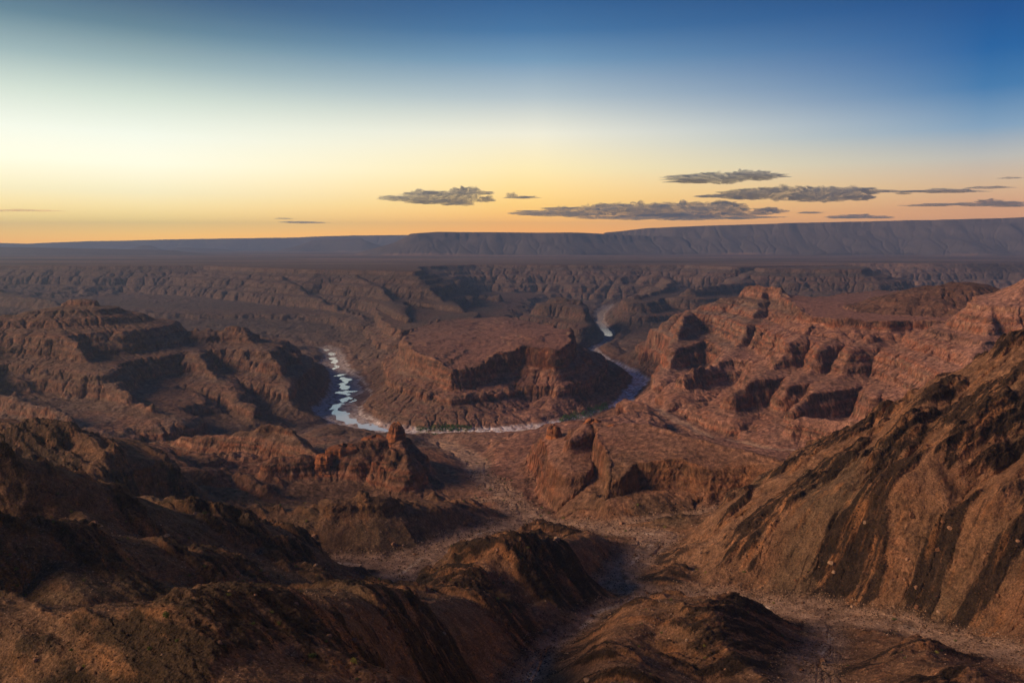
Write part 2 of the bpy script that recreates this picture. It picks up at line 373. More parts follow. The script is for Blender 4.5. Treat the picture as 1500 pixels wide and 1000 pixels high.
    return H.astype(F), ID, D, DF, RD, FL, TW

def erode(H, X, Y, iters, K, a0):
    nw, nu = H.shape; n = nw*nu
    offs = [(-1,-1),(-1,0),(-1,1),(0,-1),(0,1),(1,-1),(1,0),(1,1)]
    cellA = (np.gradient(X, axis=1)*np.gradient(Y, axis=0)).astype(F)
    idx = np.arange(n).reshape(nw, nu)
    inner = (slice(1, -1), slice(1, -1)); rs = np.random.RandomState(5)
    for it in range(iters):
        best = np.zeros((nw-2, nu-2), F); rec = idx[inner].copy(); bd = np.ones((nw-2, nu-2), F)
        h0 = H[inner]
        for dj, di in offs:
            sl = (slice(1+dj, nw-1+dj), slice(1+di, nu-1+di))
            dist = np.hypot(X[sl]-X[inner], Y[sl]-Y[inner])
            s = (h0-H[sl])/dist
            s = s*rs.uniform(.72, 1.0, s.shape).astype(F)
            w = s > best
            best[w] = s[w]; rec[w] = idx[sl][w]; bd[w] = dist[w]
        R = idx.copy(); R[inner] = rec; BD = np.ones((nw, nu), F); BD[inner] = bd
        order = np.argsort(-H.ravel(), kind='stable').tolist()
        rl = R.ravel().tolist(); A = cellA.ravel().tolist()
        for i in order:
            r = rl[i]
            if r != i: A[r] += A[i]
        A = np.array(A, dtype=F).reshape(nw, nu)
        Yn = Y
        f = K*np.sqrt(np.maximum(A-a0, 0))/BD*HARD
        fl = f.ravel().tolist(); h = H.ravel().tolist()
        for i in reversed(order):
            r = rl[i]
            if r != i:
                q = fl[i]; hr = h[r]; hi = h[i]
                if hi > hr: h[i] = (hi+q*hr)/(1+q)
        H = np.array(h, dtype=F).reshape(nw, nu)
        AREA = A
    return H, AREA

CRAGS = [(255,950,195,34),(60,655,960,55),(350,810,590,30),(430,848,585,28),(1110,930,408,28),(830,850,610,36),(915,880,575,30),(1430,640,660,34),(1250,800,590,30),(560,680,1210,26),(690,830,640,24)]
def dipnoise(X, Y, sx, lam, octs, gain, seed, ridged=False):
    """noise drawn out along the strike of the tilted rock, which differs left and right of the creek"""
    right = sstep(.20, .34, X/Y); o = 0
    for a, w in ((-.75, 1-right), (.45, right)):
        o = o+w*fbm((X*math.cos(a)+Y*math.sin(a))*sx, -X*math.sin(a)+Y*math.cos(a), lam, octs, gain, seed, ridged)
    return o.astype(F)
def crags(X, Y, ID):
    """outcrops of tilted basement rock on the near hills"""
    names = list(RID)
    s = np.clip(Y/600, .35, 1.5)
    m = dipnoise(X, Y, .3, 42, 4, .55, 401)
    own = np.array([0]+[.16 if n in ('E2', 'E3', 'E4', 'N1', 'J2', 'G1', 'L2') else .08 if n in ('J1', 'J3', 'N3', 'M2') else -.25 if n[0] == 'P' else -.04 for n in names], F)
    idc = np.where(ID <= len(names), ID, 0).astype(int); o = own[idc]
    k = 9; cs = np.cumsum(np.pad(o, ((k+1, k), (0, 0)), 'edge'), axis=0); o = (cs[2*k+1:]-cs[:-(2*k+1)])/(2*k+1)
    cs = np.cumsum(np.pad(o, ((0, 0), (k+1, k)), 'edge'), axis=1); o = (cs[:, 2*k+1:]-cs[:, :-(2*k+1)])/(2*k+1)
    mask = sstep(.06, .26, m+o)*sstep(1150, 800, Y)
    for (bx, by, bY, br) in CRAGS:
        c = P(bx, by, bY); mask = np.maximum(mask, sstep(.25, .5, np.exp(-((X-c[0])**2+(Y-c[1])**2)/br**2)+m*.6))
    rib = dipnoise(X, Y, .35, 15, 5, .62, 411, True)
    return (mask*(rib*8+1.5)*s).astype(F), mask
def build(q=1.0, log=print):
    global HARD
    t0 = time.time()
    NU = int(1240*q); NW = int(3000*q)
    U0, U1 = -.84, .84; Y0, Y1 = 118.0, 30000.0
    u = np.linspace(U0, U1, NU); 
    # rows: denser where the canyon is, coarser over the far plain
    w = np.linspace(0, 1, NW); wy = np.exp(math.log(Y0)+w*(math.log(8200)-math.log(Y0)))
    yfar = np.exp(np.linspace(math.log(8200), math.log(Y1), int(480*q))[1:])
    yy = np.r_[wy, yfar]
    Yg, Ug = np.meshgrid(yy, u, indexing='ij'); Xg = Ug*Yg
    Xg = Xg.astype(np.float64); Yg = Yg.astype(np.float64)
    H, ID, D, DF, RD, FL, TW = macro(Xg, Yg)
    log('macro', round(time.time()-t0, 1))
    sc = np.clip(Yg/900, .16, 4).astype(F)
    away = sstep(0, 60, DF)*sstep(0, 1, 1)
    crag, cm = crags(Xg, Yg, ID)
    flat = (ID == 101) & (H > -186.5) | (ID == 103) & (H > -350) & False | FL
    # large and medium relief before erosion
    n1 = fbm(Xg, Yg, 180, 6, .52, 3, ridged=True)
    n2 = fbm(Xg, Yg, 45, 5, .55, 31)
    lnY = np.log(Yg); n3 = fbm(Ug*1.0+0, lnY, 1/22., 6, .58, 501, ridged=True); n4 = fbm(Ug, lnY, 1/60., 5, .62, 511, ridged=True)
    onrock = np.where(flat, np.where(ID == 101, .04, .22), 1)*away*np.where(Yg > 8500, np.where(ID >= 105, 1, .0), 1)
    H = H+(n3-.2)*Yg*np.where(Yg < 1000, .0040, np.where(Yg > 4200, .0018, np.where(Yg < 1600, .0018, .0036)))*onrock
    amp = np.where(flat, .12, 1.0)*away
    H = H+((n1-.25)*9*np.clip(sc, .3, 1.3)*np.where((Yg > 850) & (Yg < 1650), .35, 1)+n2*3.5*np.clip(sc, .35, 1.5)+crag)*amp*np.where(Yg > 8500, .3, 1)
    H = H+fbm(Xg, Yg, 900, 3, .5, 61)*3*(Yg > 4000)*amp
    z = H
    HARD = np.ones(H.shape, F)
    for a, b, k in CLIFFS: HARD *= np.where((z < a+4) & (z > b), .45, 1).astype(F)
    HARD = np.where(flat, .08, HARD)
    pre = (H-np.clip(Yg*np.where(Yg > 1100, .020, .012), 4, 60)).astype(F)
    Xf, Yf = Xg.astype(F), Yg.astype(F)
    kk = (np.clip(Yg/1700, .25, 1.5)*np.where(Yg > 9000, 2.5, 1)).astype(F); a0 = (Yg*np.where(Yg < 1000, .03, .009))**2
    for it in range(4):
        H, A = erode(H.astype(F), Xf, Yf, 1, .17*kk, a0.astype(F))
        Hp = np.pad(H, 1, 'edge'); m = (Hp[:-2, 1:-1]+Hp[2:, 1:-1]+Hp[1:-1, :-2]+Hp[1:-1, 2:])*.25
        H = H+(m-H)*(.35 if it < 3 else .12); H = np.maximum(H, pre)
    log('erode', round(time.time()-t0, 1))
    bend = fbm(Xg, Yg, 900, 3, .5, 91)*14
    Hs = strata(H, bend)
    # near ground is folded basement rock: fewer ledges there
    wst = wstrata(Yg)*TW*sstep(0, 45, DF)*np.where((ID >= 104) & (ID != 112), 0, 1)
    H = H+(Hs-H)*wst
    H = H+fbm(Xg, Yg, 9, 4, .6, 71)*np.clip(Yg/900, .35, 1.3)*.9*away
    H = H+(n4-.2)*Yg*np.where(Yg > 1000, .0008, .0004+.0016*cm)*onrock
    H = H+dipnoise(Xg, Yg, .35, 7, 4, .62, 431, True)*np.clip(Yg/600, .35, 1.5)*.55*away*sstep(1150, 850, Yg)
    H = H+(crags(Xg+7, Yg-5, ID)[0])*.35*away
    rb = sstep(70, 30, RD)*(Yg < 5600)
    H = np.where(rb > 0, H+rb*(fbm(Xg, Yg*.6, 55, 4, .55, 171)*2.6+.5-1.3*np.exp(-(RD/16)**2)+1.0*sstep(150, 350, Xg)*sstep(4050, 3900, Yg)-2.2*sstep(3950, 4100, Yg)*(Xg > 300)*sstep(40, 20, RD)+.8*sstep(-250, -150, Xg)*sstep(2600, 2200, Yg)), H+fbm(Xg, Yg, 40, 3, .6, 173)*.5*(1-away))
    log('done', round(time.time()-t0, 1))
    return dict(X=Xg, Y=Yg, H=H, ID=ID, D=D, DF=DF, RD=RD, A=A, CM=cm.astype(F))
# ================= terrain into meshes =================
def tag(o, label=None, cat=None, group=None, kind=None):
    for k, v in (('label', label), ('category', cat), ('group', group), ('kind', kind)):
        if v: o[k] = v
    return o
r = build(Q)
X, Y, H, ID, D, DF, RD, A, CM = (r[k] for k in ('X', 'Y', 'H', 'ID', 'D', 'DF', 'RD', 'A', 'CM'))

def retess(fields, X, Y, H, rows):
    """put the rows of every meridian where the relief is, so that cliffs get as many as slopes"""
    dist = np.sqrt(X**2+Y**2+H**2)
    dy = np.diff(Y, axis=0); dz = np.diff(H, axis=0); dm = .5*(dist[1:]+dist[:-1]); ym = .5*(Y[1:]+Y[:-1])
    gz = np.abs(dy*(.5*(H[1:]+H[:-1]))/dm-dz*ym/dm)/dm          # turn of the sight line
    dens = np.sqrt(gz**2+(dy*.05/dm)**2+(dz*.35/dm)**2)
    k = 45
    pad = np.pad(dens, ((2, 2), (k, k)), 'edge')
    cs = np.cumsum(np.pad(pad, ((0, 0), (1, 0))), axis=1); bl = (cs[:, 2*k+1:]-cs[:, :-(2*k+1)])/(2*k+1)
    cs = np.cumsum(np.pad(bl, ((1, 0), (0, 0))), axis=0); bl = (cs[5:]-cs[:-5])/5
    cum = np.vstack([np.zeros((1, X.shape[1])), np.cumsum(bl, axis=0)])
    outf = [np.empty((rows, X.shape[1]), np.float32) for _ in fields]
    src = np.arange(X.shape[0], dtype=float)
    pos = np.empty((rows, X.shape[1]))
    for c in range(X.shape[1]):
        t = np.linspace(0, cum[-1, c], rows)
        pos[:, c] = np.interp(t, cum[:, c], src)
    i0 = np.clip(pos.astype(int), 0, X.shape[0]-2); fr = (pos-i0).astype(np.float32)
    cols = np.arange(X.shape[1])[None, :]
    for k, f in enumerate(fields):
        if f.dtype.kind in 'iu': outf[k] = f[np.where(fr > .5, i0+1, i0), cols]
        else: outf[k] = f[i0, cols]*(1-fr)+f[i0+1, cols]*fr
    return outf
n0 = X.shape
X, Y, H, ID, D, DF, RD, A, CM = retess([X, Y, H, ID, D, DF, RD, A, CM], X, Y, H, int(2200*Q))
# slope at a steady scale
def normals(X, Y, Z):
    ax, ay, az = (np.gradient(v, axis=1) for v in (X, Y, Z)); bx, by, bz = (np.gradient(v, axis=0) for v in (X, Y, Z))
    nx, ny, nz = ay*bz-az*by, az*bx-ax*bz, ax*by-ay*bx
    l = np.sqrt(nx*nx+ny*ny+nz*nz)+1e-12
    return nx/l, ny/l, nz/l
nx, ny, nz = normals(X, Y, H)
steep = sstep(.82, .45, nz).astype(np.float32)
# beds stand out of the cliffs, joints cut them
def layer(z, lam, seed):
    return perlin(z/lam, z*0+seed*3.7, seed)
bend = fbm(X, Y, 900, 3, .5, 91)*14
zz = H+bend
along = X*.83+Y*.55; across = X*.5-Y*.8
sc = np.clip(Y/1500, .12, 2.2)
disp = steep*sc*(layer(zz, 7, 5)*2.2+layer(zz, 2.6, 6)*1.2+perlin(along/16/sc, zz/40/sc, 8)*2.6+perlin(across/13/sc, zz/30/sc, 9)*2.2+perlin(along/5/sc, zz/7/sc, 10)*1.0)
near = np.clip(1-Y/1300, 0, 1)
disp = disp+(fbm(X, Y, 7, 4, .6, 201)*(.18+.9*CM)+fbm(X, H+Y*.3, 5, 3, .6, 205)*.6*steep)*near*np.where(DF < 3, .3, 1)
Uc = X/Y; lY = np.log(Y); zY = H/Y
speck = fbm(Uc*1.0, lY*(1-steep)*.8+zY*steep, 1/150., 4, .62, 701)
speck2 = fbm(Uc, lY*(1-steep)*.8+zY*steep, 1/45., 4, .6, 705, ridged=True)
disp = disp+(speck*.0016+speck2*.0012)*np.where(Y < 1100, .35+.9*np.maximum(CM, steep), .35+.8*steep)*Y*np.where(np.isin(ID, (101,)) & (H > -190), .1, 1)*sstep(0, 8, DF)
disp = np.where(Y > 9000, 0, disp)
X = X+nx*disp; Y = Y+ny*disp; H = H+nz*disp*.6
nx, ny, nz = normals(X, Y, H)
print('verts', X.size, round(time.time()-T00, 1))

# ---------- colour of the ground ----------
def mixc(a, b, f): return a+(b-a)*f[..., None]
def col(r_, g_, b_): return np.array([s2l(r_), s2l(g_), s2l(b_)], np.float32)
n_big = fbm(X, Y, 420, 4, .55, 301); n_mid = fbm(X, Y, 60, 4, .6, 311); n_sm = fbm(X, Y, 14, 3, .6, 321)
base = np.ones(X.shape+(3,), np.float32)*col(124, 98, 82)
base = mixc(base, col(146, 122, 106), sstep(-.2, .5, n_big))
zl = zz+n_sm*.8+n_mid*2.5
lay = (layer(zl, 11, 21)*.7+layer(zl, 31, 22)*.6+layer(zl, 4, 23)*.5)*1.7
sf = np.clip(steep*.6+.4*sstep(800, 1200, Y)+.4*sstep(2500, 4500, Y), 0, 1)
base = mixc(base, col(144, 94, 74), np.clip(sstep(.05, .4, lay)*sf, 0, 1))
base = mixc(base, col(176, 146, 128), np.clip(sstep(.12, .4, layer(zl, 7, 27))*sf, 0, 1)*.6*sstep(800, 1200, Y))
base = mixc(base, col(70, 54, 50), np.clip(sstep(-.05, -.4, lay)*sf, 0, 1)*.9)
base = mixc(base, col(152, 94, 66), steep*sstep(-.3, .5, n_mid)*.5)
# scree fans: pale and dusty
base = mixc(base, col(146, 120, 104), (1-steep)*sstep(0, .6, n_mid)*.5)
pk = sstep(-250, 50, X)*sstep(850, 1000, Y)*sstep(2600, 2100, Y)
base = mixc(base, col(178, 134, 118), (1-steep)*pk*(.35+.4*sstep(-.3, .4, n_big+n_mid*.5)))
base = mixc(base, col(128, 116, 112), (1-steep)*(1-pk)*sstep(.0, .4, n_mid+n_big*.6)*sstep(1200, 1600, Y)*.5)
NEAR = sstep(1250, 850, Y)
# dark basement rock of the near hills, part of their shade painted in
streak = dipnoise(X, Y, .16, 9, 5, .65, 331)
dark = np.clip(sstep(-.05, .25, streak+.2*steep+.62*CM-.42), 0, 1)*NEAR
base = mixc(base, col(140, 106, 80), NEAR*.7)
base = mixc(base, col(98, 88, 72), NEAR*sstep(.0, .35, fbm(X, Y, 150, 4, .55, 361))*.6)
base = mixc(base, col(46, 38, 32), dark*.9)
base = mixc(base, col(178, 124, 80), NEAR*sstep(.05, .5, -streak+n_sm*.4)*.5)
# channel gravel
acc = sstep(3.2, 5.2, np.log10(np.maximum(A, 1)))
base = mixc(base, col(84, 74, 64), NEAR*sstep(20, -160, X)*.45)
base = base*(.74*(1+np.clip(speck*1.1, -.55, .8)))[..., None]
base = mixc(base, col(160, 136, 120), np.clip(sstep(13, 0, DF+n_sm*7)*(.85+1.2*n_sm), 0, 1)*(Y < 4000))
base = mixc(base, col(196, 180, 166), sstep(3.5, 1.5, D+n_sm*4)*(Y < 1500)*sstep(.05, .35, n_mid))
rb = sstep(96, 58, RD+n_mid*40)*sstep(-490, -496, H)
base = mixc(base, col(232, 232, 242), np.clip(rb*(sstep(-.45, .1, n_sm+n_mid*.5)), 0, 1))
base = mixc(base, col(150, 110, 104), np.clip(rb*sstep(.1, .4, n_mid), 0, 1)*.7)
top = np.isin(ID, (102, 103)) & (nz > .93)
base = mixc(base, col(132, 98, 88), top*.85)
far = sstep(4500, 9000, Y)
plain = (Y > 6500) & (H < -150)
pl = fbm(X*.2, Y, 900, 5, .65, 341)
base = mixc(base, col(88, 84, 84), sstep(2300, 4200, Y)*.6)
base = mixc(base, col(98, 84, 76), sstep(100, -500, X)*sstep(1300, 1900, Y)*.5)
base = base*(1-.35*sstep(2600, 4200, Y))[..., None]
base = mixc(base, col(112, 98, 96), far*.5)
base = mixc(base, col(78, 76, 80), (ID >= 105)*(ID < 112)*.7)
base = mixc(base, col(56, 50, 50), plain*sstep(.0, .25, pl)*.8)
base = mixc(base, col(136, 112, 98), plain*sstep(-.1, -.35, pl)*.7)
base = mixc(base, col(66, 50, 43), ((ID == 104)*1.0)*np.clip(.62+n_mid*.5+n_sm*.3, 0, .9))
base = mixc(base, col(96, 70, 62), top*sstep(-.1, .5, n_mid+.6*n_big)*.7)

GROUPS = [
 ('mesa', 'flat-topped mesa in the river bend, ringed by a cliff band', [103]),
 ('plateau', 'wide flat plateau beyond the canyon with its banded far rim wall', [101, 'W', 'X']),
 ('bench', 'reddish flat rock bench with cliff edge below the dome hill', [102]),
 ('dome_hill', 'smooth dark rounded hill on the right-hand bench', [104]),
 ('table_mountain', 'long table mountain with cliffs on the right horizon', [105]),
 ('table_mountain', 'flat-topped mountain in the middle of the horizon', [106]),
 ('hazy_mountain', 'pale hazy mountains low on the left horizon', [107, 108, 109, 110, 111]),
 ('canyon_wall', 'left canyon ridge stepping down in bands to the river', ['F']),
 ('canyon_wall', 'right canyon wall of gullied spurs under a cliffed peak', ['C', 'O']),
 ('butte', 'small square butte beyond the mesa near the far river reach', ['BU']),
 ('ridge', 'reddish ridge in the middle ground left of the wash, spire on its crest', ['H']),
 ('ridge', 'hill with cliffs right of the wash, near the rock pillar', ['P']),
 ('ridge', 'banded curved spurs between the dark left hill and the middle ridge', ['G']),
 ('hill', 'dark brown rocky hillside at the left edge of the foreground', ['N']),
 ('hill', 'near rounded mound at the bottom left corner', ['M', 'K']),
 ('hill', 'pointed dark hill in the centre foreground beside the wash', ['J']),
 ('hill', 'orange-lit near mound at the bottom right of centre', ['L']),
 ('mountainside', 'large rocky mountainside rising at the right edge', ['E']),
 ('canyon_floor', 'canyon floor with dry gravel washes leading to the river', []),
]
names = list(RID); gmap = np.full(200, len(GROUPS)-1)
for gi, (_, _, keys) in enumerate(GROUPS):
    for kx in keys:
        if isinstance(kx, int): gmap[kx] = gi
        elif kx == 'BU':
            for i, nm in enumerate(names):
                if nm.startswith('BU'): gmap[i+1] = gi
        else:
            for i, nm in enumerate(names):
                if nm[0] == kx and nm[1:2].isdigit(): gmap[i+1] = gi
gid = gmap[ID.astype(int)]

def rock_material(name, bump_near=1.0):
    m = bpy.data.materials.new(name); m.use_nodes = True; t = m.node_tree; t.nodes.clear()
    n = t.nodes.new; l = t.links.new
    o = n('ShaderNodeOutputMaterial'); b = n('ShaderNodeBsdfPrincipled'); l(b.outputs[0], o.inputs[0])
    b.inputs['Roughness'].default_value = .92; b.inputs['Specular IOR Level'].default_value = .12
    a = n('ShaderNodeAttribute'); a.attribute_name = 'tint'
    g = n('ShaderNodeNewGeometry')
    def noise(scale, det, rough=.6):
        q = n('ShaderNodeTexNoise'); q.inputs['Scale'].default_value = scale; q.inputs['Detail'].default_value = det
        q.inputs['Roughness'].default_value = rough; l(g.outputs['Position'], q.inputs['Vector']); return q.outputs[0]
    n1 = noise(.9, 6, .7); n2 = noise(.07, 6, .65)
    mr = n('ShaderNodeMapRange'); l(n1, mr.inputs[0]); mr.inputs[1].default_value = .3; mr.inputs[2].default_value = .7
    mr.inputs[3].default_value = .45; mr.inputs[4].default_value = 1.75
    mr2 = n('ShaderNodeMapRange'); l(n2, mr2.inputs[0]); mr2.inputs[1].default_value = .3; mr2.inputs[2].default_value = .7
    mr2.inputs[3].default_value = .55; mr2.inputs[4].default_value = 1.6
    mu = n('ShaderNodeMath'); mu.operation = 'MULTIPLY'; l(mr.outputs[0], mu.inputs[0]); l(mr2.outputs[0], mu.inputs[1])
    sc_ = n('ShaderNodeVectorMath'); sc_.operation = 'SCALE'; l(a.outputs['Color'], sc_.inputs[0]); l(mu.outputs[0], sc_.inputs['Scale'])
    l(sc_.outputs[0], b.inputs['Base Color'])
    bp = n('ShaderNodeBump'); bp.inputs['Distance'].default_value = 1.6; bp.inputs['Strength'].default_value = .9
    l(n1, bp.inputs['Height'])
    bp2 = n('ShaderNodeBump'); bp2.inputs['Distance'].default_value = 14; bp2.inputs['Strength'].default_value = .9
    l(n2, bp2.inputs['Height']); l(bp2.outputs[0], bp.inputs['Normal']); l(bp.outputs[0], b.inputs['Normal'])
    return m
ROCK = rock_material('canyon_rock')

nr, ncl = X.shape
vid = np.arange(nr*ncl).reshape(nr, ncl)
quad = np.stack([vid[:-1, :-1], vid[:-1, 1:], vid[1:, 1:], vid[1:, :-1]], -1).reshape(-1, 4)
fg = gid[:-1, :-1].reshape(-1)
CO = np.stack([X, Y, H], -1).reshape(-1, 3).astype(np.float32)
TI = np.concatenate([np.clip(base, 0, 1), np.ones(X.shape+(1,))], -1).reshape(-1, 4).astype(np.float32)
def mesh_from(name, co, faces, mat, tint=None):
    me = bpy.data.meshes.new(name)
    me.vertices.add(len(co)); me.vertices.foreach_set('co', co.astype(np.float32).ravel())
    nf, k = faces.shape
    me.loops.add(nf*k); me.polygons.add(nf)
    me.polygons.foreach_set('loop_start', np.arange(0, nf*k, k, dtype=np.int32))
    me.loops.foreach_set('vertex_index', faces.astype(np.int32).ravel())
    me.update(calc_edges=True)
    if tint is not None:
        at = me.attributes.new('tint', 'FLOAT_COLOR', 'POINT'); at.data.foreach_set('color', tint.astype(np.float32).ravel())
    me.materials.append(mat)
    o = bpy.data.objects.new(name, me); C.collection.objects.link(o)
    return o
for gi, (nm, lab, _) in enumerate(GROUPS):
    fs = quad[fg == gi]
    if len(fs) == 0: print('EMPTY', lab); continue
    used, inv = np.unique(fs, return_inverse=True)
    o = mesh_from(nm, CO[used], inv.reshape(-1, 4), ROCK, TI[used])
    tag(o, lab, kind='structure')
print('terrain', round(time.time()-T00, 1))

# ================= river =================
def simple(name, colr, rough=.9, spec=.2, metal=0):
    m = bpy.data.materials.new(name); m.use_nodes = True; b = m.node_tree.nodes['Principled BSDF']
    b.inputs['Base Color'].default_value = colr; b.inputs['Roughness'].default_value = rough
    b.inputs['Specular IOR Level'].default_value = spec; b.inputs['Metallic'].default_value = metal
    return m
WATER = simple('river_water', (1, .93, .84, 1), .12, .8, .55)
pp = resample(river, 260); tang = np.gradient(pp[:, :2], axis=0); tang /= np.linalg.norm(tang, axis=1)[:, None]
nrm = np.stack([-tang[:, 1], tang[:, 0]], 1); wv = 45
co = []; fa = []
for i in range(len(pp)):
    for k in range(5):
        s_ = (k-2)/2*wv; co.append((pp[i, 0]+nrm[i, 0]*s_, pp[i, 1]+nrm[i, 1]*s_, RZ-.35))
    if i:
        for k in range(4): fa.append(((i-1)*5+k, (i-1)*5+k+1, i*5+k+1, i*5+k))
rv = mesh_from('river', np.array(co), np.array(fa), WATER); tag(rv, 'shallow river winding round the mesa in bright pools', kind='structure')
# ================= single rocks standing on the crests =================
from mathutils import noise as mn
def ground(px, Yd):
    """terrain height on the bearing of px at ground distance Yd"""
    a = (px-750)/FPX/CT*.985
    x = a*Yd
    c = np.argmin((X-x)**2+(Y-Yd)**2)
    return x, Yd, float(H.ravel()[c])
GX, GY, GH = X[::6, ::6].ravel(), Y[::6, ::6].ravel(), H[::6, ::6].ravel()
def gz(x, y):
    return float(GH[np.argmin((GX-x)**2+(GY-y)**2)])
def rock_tint(co, warm=1.0):
    z = co[:, 2]; n = np.array([mn.noise(Vector((c[0]/9, c[1]/9, c[2]/5))) for c in co])
    l = np.array([mn.noise(Vector((.3, .7, c[2]/3.1))) for c in co])
    t = np.ones((len(co), 4), np.float32); c0 = col(150, 96, 66); c1 = col(92, 66, 56); c2 = col(176, 120, 82)
    f = np.clip(l*1.3+.5, 0, 1)[:, None]; g = np.clip(n*1.4+.4, 0, 1)[:, None]
    t[:, :3] = (c1*(1-f)+c0*f)*(1-g*.5)+c2*g*.5
    return t
def tower(name, foot, height, rx, ry, rot, seed, taper=.55, nseg=72, nring=60, shoulders=(), lean=(0, 0)):
    """a weathered rock stump: stacked beds, vertical joints, broken top"""
    co = []; rs = random.Random(seed); off = Vector((seed*3.1, seed*7.7, 0))
    for j in range(nring+1):
        t = j/nring; zc = t*height
        prof = 1-(1-taper)*t**1.3
        if t > .86: prof *= math.sqrt(max(0, 1-((t-.86)/.145)**2))
        prof += .35*max(0, .12-t)/.12
        bed = .07*mn.noise(Vector((seed, 2.2, zc/(height*.09))))+.045*mn.noise(Vector((seed, 5.2, zc/(height*.03))))
        for i in range(nseg):
            a = 2*math.pi*i/nseg; ca, sa = math.cos(a), math.sin(a)
            jn = mn.noise(Vector((ca*2.2, sa*2.2, t*1.2))+off)*.30+mn.noise(Vector((ca*6, sa*6, t*2.5))+off)*.14+mn.noise(Vector((ca*15, sa*15, t*9))+off)*.05
            r_ = prof*(1+jn+bed)
            if prof < .02: r_ = prof
            zt_ = zc*(1+.10*mn.noise(Vector((ca*1.6, sa*1.6, 4.4))+off)*t)
            x, y = rx*r_*ca, ry*r_*sa
            for (ax, hgt) in shoulders:
                pass
            co.append((x*math.cos(rot)-y*math.sin(rot)+lean[0]*t, x*math.sin(rot)+y*math.cos(rot)+lean[1]*t, zt_))
    co = np.array(co); co += np.array(foot)
    fa = [(j*nseg+i, j*nseg+(i+1) % nseg, (j+1)*nseg+(i+1) % nseg, (j+1)*nseg+i) for j in range(nring) for i in range(nseg)]
    return mesh_from(name, co, np.array(fa), ROCK, rock_tint(co))
def place(px, pybase, Yd): return P(px, pybase, Yd)
def spire(name, px, ytop, ybase, Yd, wpx, dep, rot, seed, taper, label, cat, group=None, lean=(0, 0)):
    b = P(px, ybase, Yd); t = P(px, ytop, Yd); wd = wpx/FPX*Yd/2
    z0 = min(b[2], gz(b[0], b[1]))-4
    o = tower(name, (b[0], b[1], z0), t[2]-z0, wd, wd*dep, rot, seed, taper, lean=lean)
    tag(o, label, cat, group); return o
spire('rock_spire', 580, 620, 662, 1288, 38, .9, .2, 3, .42, 'pointed reddish rock spire on the ridge left of the central wash', 'rock spire', lean=(2, 0))
spire('rock_pinnacle', 812, 623, 660, 1275, 27, .9, .1, 8, .62, 'rounded rock pillar standing alone just left of the cliffed hill', 'rock pillar', lean=(-2, 0))
spire('rock_outcrop', 868, 616, 672, 1236, 44, .8, .3, 12, .75, 'tall blocky orange outcrop at the left end of the cliffed hill', 'rock outcrop')
spire('rock_outcrop', 845, 630, 668, 1255, 20, .9, .8, 15, .6, 'small broken rock stump between the pillar and the orange outcrop', 'rock outcrop')
spire('rock_outcrop', 902, 624, 664, 1206, 40, .8, -.3, 19, .7, 'low jointed rock block right of the tall orange outcrop', 'rock outcrop')
spire('rock_outcrop', 548, 638, 668, 1290, 46, .7, .3, 23, .7, 'stepped rock block touching the foot of the reddish spire', 'rock outcrop')
spire('rock_outcrop', 505, 652, 688, 1262, 62, .55, .35, 29, .8, 'long reddish rock wall on the ridge crest left of the spire', 'rock outcrop')
spire('rock_outcrop', 476, 664, 690, 1240, 34, .8, .1, 31, .7, 'low orange rock knob at the left end of the ridge wall', 'rock outcrop')
spire('rock_outcrop', 1108, 420, 442, 2990, 30, .8, .1, 37, .85, 'square cliffed cap on the summit left of the flat bench', 'rock outcrop')
spire('rock_outcrop', 1136, 427, 445, 2900, 26, .8, .1, 41, .8, 'lower cliffed cap just right of the square summit cap', 'rock outcrop')

# ================= boulders, gravel, shrubs =================
rs = np.random.RandomState(21)
def boulder_mesh(seed):
    import bmesh
    bm = bmesh.new(); bmesh.ops.create_icosphere(bm, subdivisions=2, radius=1)
    for v in bm.verts:
        d = v.co.normalized(); n = mn.noise(d*1.3+Vector((seed*5.1, 0, 0)))
        n2 = mn.noise(d*3.1+Vector((0, seed*2.7, 0)))
        v.co = d*(1+.5*n+.2*n2); v.co.z *= .72; v.co.x *= 1.15
        for ax in (Vector((1, .3, .2)), Vector((-.4, 1, .1)), Vector((.2, -.5, 1)), Vector((-1, -.6, .3))):
            a_ = ax.normalized(); q = v.co.dot(a_)
            if q > .68: v.co -= a_*(q-.68)
    me = bpy.data.meshes.new('boulder'); bm.to_mesh(me); bm.free()
    at = me.attributes.new('tint', 'FLOAT_COLOR', 'POINT')
    c = [col(150, 118, 98), col(120, 88, 68), col(166, 140, 120), col(96, 74, 62)][seed % 4]
    at.data.foreach_set('color', np.tile(np.r_[c, 1], len(me.vertices)).astype(np.float32))
    me.materials.append(ROCK); return me
BM = [boulder_mesh(i) for i in range(6)]
Xf, Yf_, Hf = X.ravel(), Y.ravel(), H.ravel(); NZ = nz.ravel(); DFr = DF.ravel()
px_ = 750+FPX*Xf/(Yf_*CT-Hf*ST); py_ = 500-FPX*(Yf_*ST+Hf*CT)/(Yf_*CT-Hf*ST)
inview = (px_ > -30) & (px_ < 1530) & (py_ > 740) & (py_ < 1020) & (Yf_ < 1000)
cand = np.nonzero(inview & ((DFr < 9) | (NZ < .86)))[0]
pick = rs.choice(cand, 230, replace=False)
first = None
